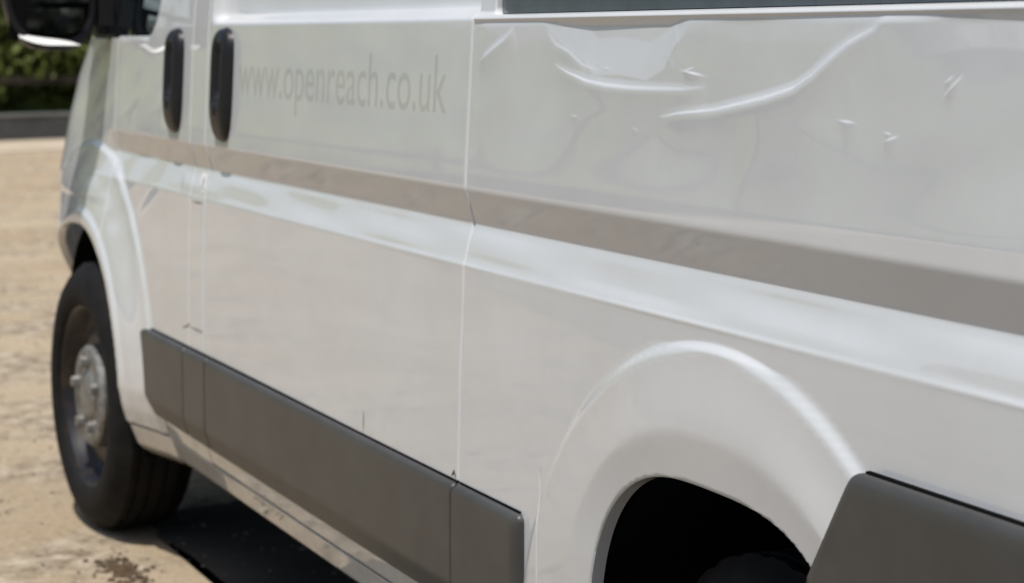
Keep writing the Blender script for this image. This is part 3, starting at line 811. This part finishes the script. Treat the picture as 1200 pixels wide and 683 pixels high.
def bank():
    V = []; F = []; nj = 30; prof_ = [(.3, -.05), (1.0, .25), (2.0, .9), (3.4, 1.8), (5.5, 2.6), (12, 2.9), (60, 3.0)]
    for i in range(61):
        t = -60+2*i
        for k, (d, h) in enumerate(prof_):
            p = w0+nrm*d+wall_dir*t; V.append((p.x, p.y, h*(1+.12*math.sin(t*.9+k)*(k > 0)))) 
    n = len(prof_)
    for i in range(60):
        for k in range(n-1): F.append([i*n+k, i*n+k+1, (i+1)*n+k+1, (i+1)*n+k])
    return mesh('grass_bank', V, F)
link('grass_bank', bank(), M['leafB'], kind='structure', label='dark green overgrown bank rising behind the wall')
obm = bmesh.new(); obox(obm, w0-nrm*1.15, wall_dir, nrm, 40, 1.12, -.05, .012)
bmobj('path', obm, mat('pale_path', (.50, .42, .32), rough=.95, noise=(1.5, (.40, .33, .24), .3, .7, 6)), kind='structure', label='pale strip of ground along the foot of the wall')
def leafcloud(n, rx, ry, rz, zc, seed, size):
    r = np.random.default_rng(seed); V = []; F = []
    nc = max(6, n//160); cl = r.normal(size=(nc, 3)); cl /= np.linalg.norm(cl, axis=1)[:, None]; cl *= r.uniform(.35, 1., (nc, 1))**.85
    for i in range(n):
        c = cl[r.integers(nc)]; p = c+r.normal(size=3)*.20
        p = p*np.array([rx, ry, rz])+np.array([0, 0, zc])
        if p[2] < .02: continue
        a, b = r.normal(size=3), r.normal(size=3); a /= np.linalg.norm(a); b -= a*(a@b); b /= np.linalg.norm(b)
        s = size*r.uniform(.6, 1.3); k = len(V)
        V += [p+a*s, p+b*s*.55, p-a*s, p-b*s*.55]; F.append([k, k+1, k+2, k+3])
    return mesh('foliage', V, F)
def trunk(h, r0, seed, limbs):
    r = random.Random(seed); bm = bmesh.new()
    def tube(path, ra, rb):
        prev = None; n = len(path)
        for i, p in enumerate(path):
            p = Vector(p); rr = ra+(rb-ra)*i/(n-1); ring = [bm.verts.new(p+Vector((rr*math.cos(a), rr*math.sin(a), 0))) for a in np.linspace(0, 2*math.pi, 8)[:-1]]
            if prev:
                for a in range(7): bm.faces.new((prev[a], prev[(a+1) % 7], ring[(a+1) % 7], ring[a]))
            prev = ring
    tube([(0, 0, -.1), (.03*h, .0, h*.35), (.0, .02*h, h*.7), (.02*h, 0, h)], r0, r0*.3)
    for _ in range(limbs):
        a = r.random()*6.28; z = h*r.uniform(.35, .8); L = h*.4
        tube([(0, 0, z), (L*.5*math.cos(a), L*.5*math.sin(a), z+L*.3), (L*math.cos(a), L*math.sin(a), z+L*.8)], r0*.45, r0*.1)
    me = bpy.data.meshes.new('trunk'); bm.to_mesh(me); bm.free(); return me
fol = [leafcloud(11000, 1.5, 1.2, 1.35, 1.55, 3, .085), leafcloud(11000, 1.4, 1.2, 1.5, 1.6, 4, .085)]
tk = trunk(2.2, .09, 1, 6)
bush_labels = ['bright green bushy shrub behind the wall seen beneath the wing mirror', 'dark green shrub next along the wall to the right, behind the van nose']
for q in range(9):
    c = w0+nrm*1.75+wall_dir*((q-3)*2.3+.5)
    s = random.Random(q).uniform(.9, 1.25)
    lab = ['leafy shrub behind the low wall, far left outside the van', 'leafy shrub behind the low wall, second from its left end',
           'green shrub behind the low wall just left of the mirror', 'bright green shrub behind the wall, seen beneath the wing mirror',
           'dark green shrub behind the wall, hidden by the van nose', 'shrub behind the wall beyond the van bonnet', 'shrub behind the wall beyond the windscreen',
           'shrub behind the wall, second from its right end', 'shrub behind the low wall at its right end'][q]
    b = empty('shrub', lab, 'shrub', c, 'shrubs behind the low wall'); b.scale = (s, s, s*1.15); b.rotation_euler = (0, 0, q*1.3)
    link('foliage', fol[q % 2], None if fol[q % 2].materials else M[['leafA', 'leafB'][q % 2]], b, smooth=False)
    link('trunk', tk, None if tk.materials else M['bark'], b)
# trees round the yard behind the camera: they show as reflections in the lacquer and the mirror
tf = [leafcloud(6000, 3.0, 3.0, 3.0, 5.2, 11, .26), leafcloud(6000, 3.4, 3.0, 2.6, 4.8, 12, .26)]; tt = trunk(5.6, .22, 5, 7)
spots = [(-30, 22), (-24, 30), (-36, 12), (-38, 3), (-16, 34), (-8, 38), (2, 36), (12, 38), (22, 33), (-34, -6), (31, 27), (-44, 18)]
words = ['beside the gate corner', 'second along the back', 'leaning to the road', 'behind the camera', 'in the rear corner', 'with a low crown', 'opposite the sliding door', 'opposite the cab', 'opposite the wall end', 'nearest the rear doors', 'at the far right', 'furthest back']
for q, (x, y) in enumerate(spots):
    t = empty('tree', 'broad green tree across the yard %s' % words[q], 'tree', (x, y, 0), 'trees round the yard')
    s = random.Random(q+50).uniform(.8, 1.15); t.scale = (s*1.2, s*1.2, s*.8); t.rotation_euler = (0, 0, q*2.1)
    link('crown', tf[q % 2], None if tf[q % 2].materials else M['leafT'], t, smooth=False)
    link('trunk', tt, None if tt.materials else M['bark'], t)
